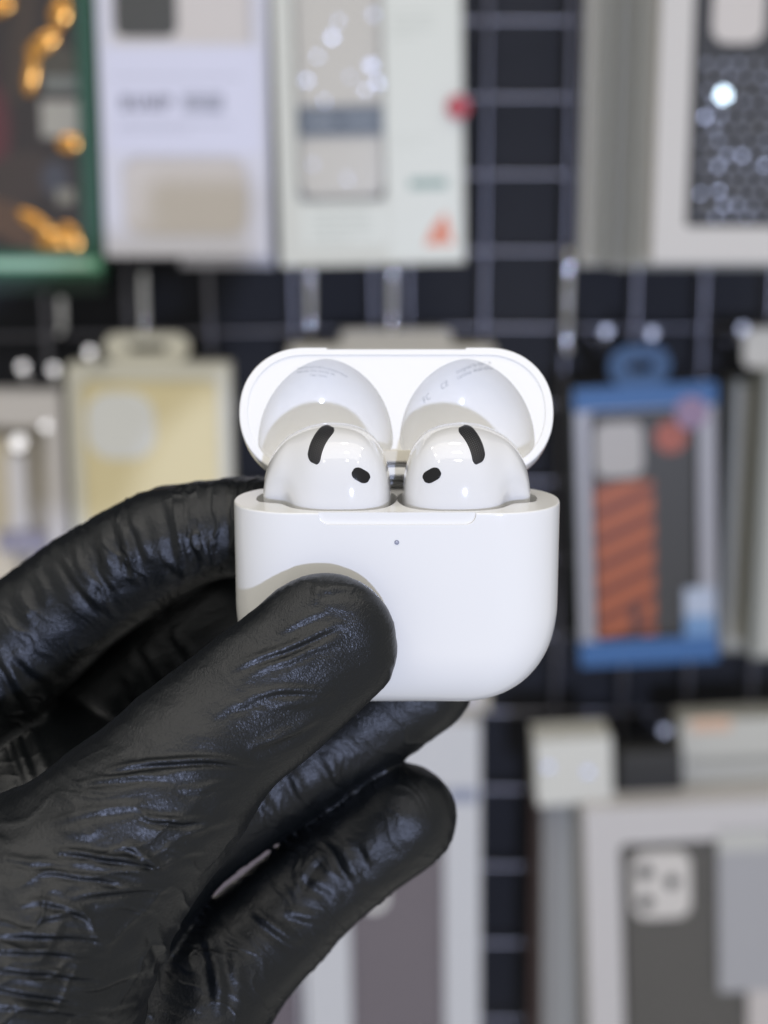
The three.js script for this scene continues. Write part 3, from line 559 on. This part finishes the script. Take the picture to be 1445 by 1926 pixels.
// folds of the glove: [chain, three points of the crease in pixels, width in px, height in mm]
const FOLDS = [
  [0, 432, 1266, 560, 1212, 652, 1176, 6, 0.55], [0, 470, 1272, 560, 1236, 640, 1205, 6, 0.25], [0, 522, 1196, 566, 1166, 622, 1148, 6, 0.28], [0, 455, 1320, 540, 1290, 628, 1309, 6, 0.42], [0, 400, 1352, 450, 1318, 520, 1316, 7, 0.25],
  [0, 466, 1414, 540, 1388, 604, 1350, 7, 0.55], [0, 590, 1120, 640, 1098, 705, 1120, 7, 0.25], [0, 596, 1140, 604, 1106, 600, 1084, 6, 0.2], [0, 500, 1336, 580, 1330, 640, 1300, 9, 0.22],
  [0, 196, 1456, 340, 1414, 496, 1442, 5, 0.7], [0, 130, 1484, 240, 1456, 336, 1466, 5, 0.32], [0, 262, 1536, 320, 1550, 392, 1541, 5, 0.65], [0, 60, 1562, 180, 1522, 300, 1512, 7, 0.25], [0, 330, 1490, 400, 1484, 452, 1470, 6, 0.3],
  [0, 100, 1602, 200, 1610, 316, 1634, 5, 0.7], [0, 60, 1642, 150, 1640, 252, 1670, 5, 0.45], [0, 122, 1694, 220, 1668, 322, 1677, 5, 0.6], [0, 228, 1590, 272, 1606, 300, 1642, 6, 0.5], [0, -10, 1622, 70, 1616, 150, 1640, 6, 0.3],
  [0, 36, 1704, 110, 1688, 172, 1736, 5, 0.4], [0, 56, 1742, 118, 1712, 166, 1722, 5, 0.4], [0, 180, 1712, 250, 1704, 300, 1724, 6, 0.35], [0, -20, 1762, 100, 1754, 214, 1769, 6, 0.6], [0, -20, 1792, 90, 1790, 206, 1800, 5, 0.5], [0, -20, 1824, 100, 1830, 196, 1843, 6, 0.65],
  [0, 132, 1864, 222, 1862, 274, 1814, 7, 0.7], [0, -20, 1862, 70, 1868, 156, 1890, 6, 0.5], [0, -20, 1898, 100, 1900, 210, 1916, 6, 0.5], [0, 160, 1900, 220, 1900, 262, 1880, 6, 0.4], [0, 350, 1570, 410, 1560, 440, 1530, 7, 0.4], [0, 300, 1600, 350, 1610, 390, 1600, 6, 0.4],
  [1, 303, 918, 335, 1020, 352, 1098, 9, 0.5], [1, 214, 958, 232, 1010, 250, 1100, 8, 0.6], [1, 240, 954, 262, 1000, 276, 1060, 7, 0.45], [1, 100, 1016, 132, 1080, 196, 1152, 8, 0.8], [1, 134, 998, 142, 1066, 182, 1118, 7, 0.6], [1, 176, 980, 196, 1040, 214, 1110, 9, 0.4],
  [1, 306, 1058, 330, 1070, 350, 1090, 7, 0.4], [1, 352, 1006, 372, 1040, 390, 1072, 9, 0.45], [1, 50, 1054, 66, 1090, 90, 1140, 9, 0.5], [1, 10, 1090, 30, 1130, 60, 1180, 9, 0.4], [1, -10, 1220, 30, 1290, 70, 1366, 8, 0.6], [1, 20, 1230, 60, 1260, 110, 1300, 9, 0.5],
  [3, 604, 1568, 644, 1606, 676, 1676, 9, 0.6], [3, 552, 1688, 574, 1630, 616, 1600, 9, 0.5], [3, 470, 1708, 516, 1764, 566, 1780, 8, 0.6], [3, 530, 1716, 570, 1730, 612, 1730, 8, 0.45], [3, 676, 1588, 690, 1604, 704, 1630, 7, 0.35], [3, 560, 1640, 600, 1660, 640, 1700, 9, 0.35], [3, 380, 1740, 400, 1820, 410, 1910, 10, 0.7], [3, 430, 1780, 446, 1840, 440, 1920, 10, 0.4],
  [2, 600, 1420, 620, 1450, 640, 1480, 9, 0.4], [2, 540, 1450, 560, 1490, 580, 1520, 9, 0.45], [2, 480, 1490, 510, 1530, 520, 1560, 9, 0.4], [4, 320, 1180, 340, 1220, 370, 1250, 9, 0.5], [4, 262, 1210, 290, 1260, 310, 1300, 9, 0.5], [4, 280, 1740, 320, 1800, 330, 1910, 9, 0.6], [4, 230, 1270, 250, 1310, 270, 1340, 9, 0.4], [4, 0, 1340, 30, 1410, 60, 1490, 9, 0.7], [4, 30, 1330, 60, 1400, 90, 1480, 9, 0.5],
].map(([ci, x0, y0, cx, cy, x1, y1, w, h]) => { const pts = []; for (let i = 0; i <= 14; i++) { const t = i / 14; pts.push([(1 - t) ** 2 * x0 + 2 * t * (1 - t) * cx + t * t * x1 + N3(x0 * 0.1, t * 3, 2) * 5, (1 - t) ** 2 * y0 + 2 * t * (1 - t) * cy + t * t * y1 + N3(t * 3, y0 * 0.1, 4) * 5]); } const R = w * 7; return { ci, w: w * 1.35, h: h * 0.95, pts, lo: [Math.min(x0, x1, cx) - R, Math.min(y0, y1, cy) - R], hi: [Math.max(x0, x1, cx) + R, Math.max(y0, y1, cy) + R] }; });
function foldHeight(ci, px, py) {
  let sum = 0;
  for (const f of FOLDS) {
    if (f.ci !== ci && !(py > 1600 && (ci === 4 || ci === 0) && (f.ci === 0 || f.ci === 4))) continue;
    if (px < f.lo[0] || px > f.hi[0] || py < f.lo[1] || py > f.hi[1]) continue;
    let best = 1e9, sd = 0, along = 0;
    for (let i = 0; i < 14; i++) {
      const [ax, ay] = f.pts[i], [bx, by] = f.pts[i + 1], dx = bx - ax, dy = by - ay, l2 = dx * dx + dy * dy, t = Math.min(1, Math.max(0, ((px - ax) * dx + (py - ay) * dy) / l2)), ex = px - ax - t * dx, ey = py - ay - t * dy, e = Math.hypot(ex, ey);
      if (e < best) { best = e; sd = Math.sign(dx * ey - dy * ex) * e; along = (i + t) / 14; }
    }
    const taper = Math.sin(Math.PI * Math.min(1, Math.max(0, along))) ** 0.8, q = sd / f.w;
    sum += f.h * taper * (Math.exp(-(((q + 0.5) / 1.1) ** 2)) - 0.5 * Math.exp(-(((q - 0.8) / 0.75) ** 2)) + 0.4 * Math.exp(-(((q - 2.6) / 1.5) ** 2)));
  }
  return sum;
}
{
  let { pos, idx } = surfaceNets(hand, [-150, -175, -62], [22, 6, 92], 0.85);
  const settle = (from) => { for (let i = from; i < pos.length; i += 3) { const g = grad(hand, pos[i], pos[i + 1], pos[i + 2], 0.12), d = Math.max(-0.6, Math.min(0.6, hand(pos[i], pos[i + 1], pos[i + 2]) / Math.max(0.5, g[3]))); for (let c = 0; c < 3; c++) pos[i + c] -= d * g[c]; } };
  settle(0);
  const smooth = (times) => {   // even out the surface (Taubin)
    const n = pos.length / 3, acc = new Float32Array(n * 3), cnt = new Float32Array(n);
    for (let it = 0; it < times * 2; it++) {
      acc.fill(0); cnt.fill(0); const k = it % 2 ? -0.47 : 0.5;
      for (let t = 0; t < idx.length; t += 3) for (let e = 0; e < 3; e++) { const a = idx[t + e], b = idx[t + (e + 1) % 3]; for (let c = 0; c < 3; c++) { acc[a * 3 + c] += pos[b * 3 + c]; acc[b * 3 + c] += pos[a * 3 + c]; } cnt[a]++; cnt[b]++; }
      for (let i = 0; i < n; i++) for (let c = 0; c < 3; c++) pos[i * 3 + c] += k * (acc[i * 3 + c] / cnt[i] - pos[i * 3 + c]);
    }
  };
  smooth(40);
  const proj = (i) => { const x = pos[i * 3] - cam.x, y = pos[i * 3 + 1] - cam.y, z = pos[i * 3 + 2] - cam.z, d = y * cF.y + z * cF.z; return [722.5 + FPX * x / d, 963 - FPX * (y * cU.y + z * cU.z) / d]; };
  for (let pass = 0; pass < 2; pass++) {   // finer triangles where the glove is seen
    const mids = new Map(), next = [], from = pos.length, pick = new Uint8Array(idx.length / 3);
    for (let t = 0; t < idx.length; t += 3) {
      const a = idx[t], b = idx[t + 1], c = idx[t + 2], [px, py] = proj(a);
      if (px < -60 || px > 960 || py < 860 || py > 1990) continue;
      const A = [pos[b * 3] - pos[a * 3], pos[b * 3 + 1] - pos[a * 3 + 1], pos[b * 3 + 2] - pos[a * 3 + 2]], B = [pos[c * 3] - pos[a * 3], pos[c * 3 + 1] - pos[a * 3 + 1], pos[c * 3 + 2] - pos[a * 3 + 2]];
      const n = [A[1] * B[2] - A[2] * B[1], A[2] * B[0] - A[0] * B[2], A[0] * B[1] - A[1] * B[0]], v = [cam.x - pos[a * 3], cam.y - pos[a * 3 + 1], cam.z - pos[a * 3 + 2]];
      if ((n[0] * v[0] + n[1] * v[1] + n[2] * v[2]) / (Math.hypot(...n) * Math.hypot(...v) || 1) > -0.35) pick[t / 3] = 1;
    }
    const mid = (a, b) => { const k = a < b ? a * 4e6 + b : b * 4e6 + a; let m = mids.get(k); if (m === undefined) { m = pos.length / 3; for (let c = 0; c < 3; c++) pos.push((pos[a * 3 + c] + pos[b * 3 + c]) / 2); mids.set(k, m); } return m; };
    for (let t = 0; t < idx.length; t += 3) if (pick[t / 3]) { const a = idx[t], b = idx[t + 1], c = idx[t + 2], ab = mid(a, b), bc = mid(b, c), ca = mid(c, a); next.push(a, ab, ca, ab, b, bc, ca, bc, c, ab, bc, ca); }
    const have = (a, b) => mids.get(a < b ? a * 4e6 + b : b * 4e6 + a);
    for (let t = 0; t < idx.length; t += 3) if (!pick[t / 3]) {   // keep the border between fine and coarse closed
      const v = [idx[t], idx[t + 1], idx[t + 2]], ring = []; for (let e = 0; e < 3; e++) { ring.push(v[e]); const m = have(v[e], v[(e + 1) % 3]); if (m !== undefined) ring.push(m); }
      for (let e = 1; e + 1 < ring.length; e++) next.push(ring[0], ring[e], ring[e + 1]);
    }
    idx = next; smooth(pass ? 2 : 4); void from;
  }
  const base0 = new THREE.BufferGeometry().setAttribute('position', new THREE.BufferAttribute(Float32Array.from(pos), 3)); base0.setIndex(idx); base0.computeVertexNormals();
  const nor = base0.attributes.normal.array;
  const P = Float32Array.from(pos), uv = new Float32Array(pos.length / 3 * 2);
  for (let i = 0; i < pos.length / 3; i++) {
    const x = pos[i * 3], y = pos[i * 3 + 1], z = pos[i * 3 + 2], [px, py] = proj(i), [ci, u] = nearest(x, y, z), g = [nor[i * 3], nor[i * 3 + 1], nor[i * 3 + 2]];
    const facing = g[1] * (cam.y - y) + g[2] * (cam.z - z) + g[0] * (cam.x - x) > -20 ? 1 : 0;
    let h = facing ? foldHeight(ci, px, py) : 0;
    h += 0.34 * N3(x / 10, y / 8, z / 10) + 0.10 * N3(x / 5.5 + y / 12, (y - x * 0.35) / 2.8, z / 4.5);
    // crossing folds near the joints of the fingers, long shallow ones on the thumb and its base
    if (ci === 1 || ci === 2 || ci === 3) { const q = 1 - Math.abs(N3(u / 2.6 + N3(x / 5, y / 5, z / 5) * 1.2, x / 26, z / 14 + ci)) * 2; h += (ci === 1 ? 0.34 : 0.2) * Math.max(0, q) ** 3 * (0.5 + N3(x / 8, y / 8, z / 8 + 9)); }
    if (ci === 0 || ci === 4) { const q = 1 - Math.abs(N3(x / 24 + y / 40, (y - x * 0.12) / 3.8 + N3(x / 7, y / 7, z / 7) * 1.2, z / 22)) * 2, m = Math.min(1, Math.max(0, (620 - px) / 400)) * Math.min(1, Math.max(0, (py - 1380) / 300)) + 0.15; h += 0.3 * m * Math.max(0, q) ** 3; }
    for (let c = 0; c < 3; c++) P[i * 3 + c] = (pos[i * 3 + c] + g[c] * h) * S;
    uv[i * 2] = (x + z * 0.25) / 20; uv[i * 2 + 1] = (y + z * 0.2) / 20;
  }
  const geo = new THREE.BufferGeometry().setAttribute('position', new THREE.BufferAttribute(P, 3)).setAttribute('uv', new THREE.BufferAttribute(uv, 2)); geo.setIndex(idx); geo.computeVertexNormals();
  const grain = noiseTexture(1024, (u, v) => { const w = (k, s) => { let r = 0; const a = u * k, b = v * k; r += N3(a, b, s); return r; }; return 0.5 + 0.32 * w(110, 1) + 0.22 * w(46, 2); });
  const gloveMat = std(0.004, 0.0052, 0.0064, 0.35, { ior: 1.5, specularIntensity: 1.0, specularColor: new THREE.Color().setRGB(0.90, 0.92, 0.98), bumpMap: grain, bumpScale: 0.00009 });
  const base = W(60, 1926, 10);
  geo.translate(-base.x * S, -base.y * S, -base.z * S);
  const m = part('gloved_hand', geo, gloveMat, scene); m.position.copy(base).multiplyScalar(S);
  m.userData = { label: 'hand in a wrinkled black rubber glove holding the white earbud case', category: 'hand' };
  console.log('hand triangles', idx.length / 3);
}

// ───────────── lamps (out of the frame) ─────────────
function lamp(name, label, at, target, color, I, r, glow, group) {
  const g = thing(name, label, 'lamp', new THREE.Vector3(...at).multiplyScalar(1000), group), to = new THREE.Vector3(...target).sub(g.position);
  const disc = part('diffuser', new THREE.CircleGeometry(r, 32), new THREE.MeshStandardMaterial({ color: 0x111111, emissive: color, emissiveIntensity: glow }), g);
  disc.lookAt(target[0], target[1], target[2]);
  const housing = part('housing', new THREE.CylinderGeometry(r * 1.15, r * 1.15, 0.03, 32, 1).rotateX(Math.PI / 2).translate(0, 0, -0.017), std(0.6, 0.6, 0.6, 0.4), g); housing.quaternion.copy(disc.quaternion);
  const s = new THREE.SpotLight(color, I, 0, 1.0, 0.5, 2); s.position.copy(to.clone().normalize().multiplyScalar(0.006)); s.target.position.copy(to); s.castShadow = true; s.shadow.radius = r / 0.02; s.shadow.bias = -0.0004; s.shadow.camera.near = 0.02; s.shadow.camera.far = 4;
  g.add(s, s.target);
}
lamp('counter_lamp', 'cool white lamp in front of the display, behind the camera', KEY.at, [0, -0.02, -0.1], KEY.color, KEY.I, KEY.r, 6);
for (const [x, y, z, where] of CEIL.spots)
  lamp('ceiling_lamp', 'round ceiling spot ' + where, [x, y, z], [x * 0.4, 0, -0.3], CEIL.color, CEIL.I, CEIL.r, 6, 'ceiling spots above the display');
{
  const [x, y, z] = PANEL.at, g = thing('ceiling_panel', 'large warm white light panel in the ceiling above the display', 'lamp', new THREE.Vector3(x, y + 0.004, z).multiplyScalar(1000));
  part('diffuser', new THREE.PlaneGeometry(PANEL.w, PANEL.h).rotateX(Math.PI / 2), new THREE.MeshStandardMaterial({ color: 0x111111, emissive: PANEL.color, emissiveIntensity: 1.5 }), g);
  part('frame', new THREE.BoxGeometry(PANEL.w + 0.06, 0.03, PANEL.h + 0.06).translate(0, 0.02, 0), std(0.7, 0.7, 0.7, 0.5), g);
  const l = new THREE.RectAreaLight(PANEL.color, PANEL.L, PANEL.w, PANEL.h); l.rotation.x = -Math.PI / 2; l.position.y = -0.006; g.add(l);
}
renderer.render(scene, camera);
